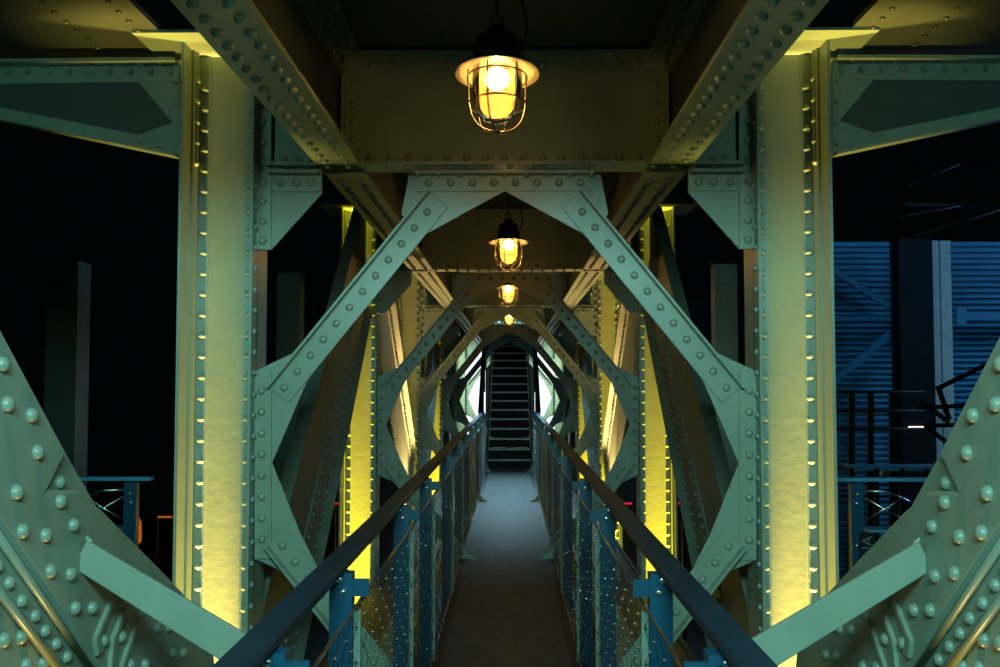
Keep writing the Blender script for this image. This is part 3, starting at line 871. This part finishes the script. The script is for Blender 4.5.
# grey pillars seen between the portal frame and the columns
for s, x0, x1, yt, lab in ((-1, 277, 300, 273, 'dim grey pillar behind the nearest portal frame on the left'), (1, 715, 737, 264, 'blue grey pillar behind the nearest portal frame on the right')):
    a = at(x0, yt, 11.5); b = at(x1, yt, 11.5)
    root = empty('grey_pillar', ((a[0] + b[0]) / 2, 11.5, -2.4), lab, 'pillar', 'grey pillars')
    MB().box(a[0], b[0], 11.5, 11.75, -2.4, a[2]).build('shaft', DECK_SHADE if s < 0 else PALE, root)  # left shaft takes a darker tone, its shade put into the colour
    MB().box(min(a[0], b[0]) - 0.02, max(a[0], b[0]) + 0.02, 11.48, 11.77, a[2], a[2] + 0.05).build('cap', DARK, root)
a = at(45, 280, 13.0); b = at(78, 280, 13.0)
root = empty('hall_pillar', ((a[0] + b[0]) / 2, 13, -2.4), 'faint dark pillar in the black hall at the far left', 'pillar')
MB().box(a[0], a[0] + 0.23, 13.05, 13.4, -2.4, a[2]).build('shaft', DECK_SHADE, root)
MB().box(a[0] + 0.24, b[0], 13.0, 13.4, -2.4, a[2] + 0.25).build('facing', DECK_SHADE, root)

# ------------------------------------------------------------------ outer walkways: a cross railing each side
for s in (-1, 1):
    Y = 5.75; ox = 0.0 if s < 0 else 0.155
    sh = lambda mb: [mb.v.__setitem__(k, (v[0] + ox, v[1], v[2])) for k, v in enumerate(mb.v)] and mb
    root = empty('outer_railing', (s * 2.15, Y, 0.0), 'blue outer railing with crossed cables seen past the %s corner plate' % SIDE[s], 'railing', 'outer railings')
    m = MB().box(-2.03, -3.2, Y - 0.03, Y + 0.03, 1.045, 1.065)
    sh(m).mirror(s).build('handrail', CLAD, root)
    p = MB().box(-2.19, -2.12, Y, Y + 0.05, -0.3, 1.03)
    po = sh(p).mirror(s).build('post', RAILBLUE, root)
    for (bx, bz) in ((-2.155, 0.97), (-2.15, 0.92), (-2.148, 0.68), (-2.19, 0.55)):
        b = MB(); bolt(b, (bx, Y, bz), (0, -1, 0)); sh(b).mirror(s).build('bolt', STEEL, po)
    c = MB().tube([(-2.2, Y + 0.01, 0.99), (-2.33, Y + 0.01, 0.985), (-2.45, Y + 0.01, 0.93)], 0.006, 6)
    c.tube([(-2.2, Y + 0.01, 0.82), (-2.5, Y + 0.01, 1.0)], 0.004, 6).tube([(-2.2, Y + 0.01, 0.95), (-2.5, Y + 0.01, 0.78)], 0.004, 6)
    c.rivet((-2.33, Y, 0.895), (0, -1, 0), 0.012)
    sh(c).mirror(s).build('cable', STEEL, root)
    t = MB().box(-2.25, -2.5, Y + 0.1, Y + 0.25, 0.74, 0.755)
    sh(t).mirror(s).build('cable_tray', CLAD, root)
# small notice board with pale letters on the right outer railing post
root = empty('notice_board', at(866, 546, 5.74), 'small dark notice board with pale upright letters, fixed to the right outer railing post', 'board')
p0 = at(860, 533, 5.735); p1 = at(876, 562, 5.735)
MB().box(p0[0], p1[0], 5.735, 5.75, p1[2], p0[2]).build('board', DARK, root)
fc = bpy.data.curves.new('letters', 'FONT'); fc.body = 'NA'; fc.size = 0.085; fc.extrude = 0.001
fo = bpy.data.objects.new('letters', fc); col.objects.link(fo)
dg = bpy.context.evaluated_depsgraph_get()
me = bpy.data.meshes.new_from_object(fo.evaluated_get(dg)); col.objects.unlink(fo)
me.materials.clear(); me.materials.append(LETTER)
lo = bpy.data.objects.new('letters', me); col.objects.link(lo); lo.parent = root
L = Vector(at(872.5, 558, 5.73)) - Vector(root.location)
lo.matrix_local = Matrix.Translation(L) @ Matrix.Rotation(R(90), 4, 'X') @ Matrix.Rotation(R(90), 4, 'Z')
# small orange lantern in the dark on the left
root = empty('orange_lantern', at(137, 545, 9.0), 'small orange glowing lantern in the dark hall left of the nearest left column', 'lantern')
MB().lathe([(0.0, 0.0), (0.05, 0.0), (0.05, 0.02), (0.0, 0.02)], at(137, 545, 9.0), 12).tube([at(137, 545, 9.0), at(137, 545, 9.0)[:2] + (-2.4,)], 0.03, 8).build('base', DARK, root)
MB().lathe([(0.03, 0.02), (0.04, 0.05), (0.035, 0.2), (0.015, 0.24), (0.0, 0.25)], at(137, 545, 9.0), 12).build('glow', GLOW_R, root)
t = MB().tube([at(158, 517, 12), at(172, 517, 12)], 0.012, 6)
root = empty('orange_tube_light', at(165, 517, 12)[:2] + (-2.4,), 'thin orange tube light in the dark hall touching the left column', 'light')
t.build('tube', GLOW_R, root)
MB().box(at(164, 0, 12)[0], at(166, 0, 12)[0], 12.02, 12.06, -2.4, at(0, 517, 12)[2]).build('stand', DARK, root)
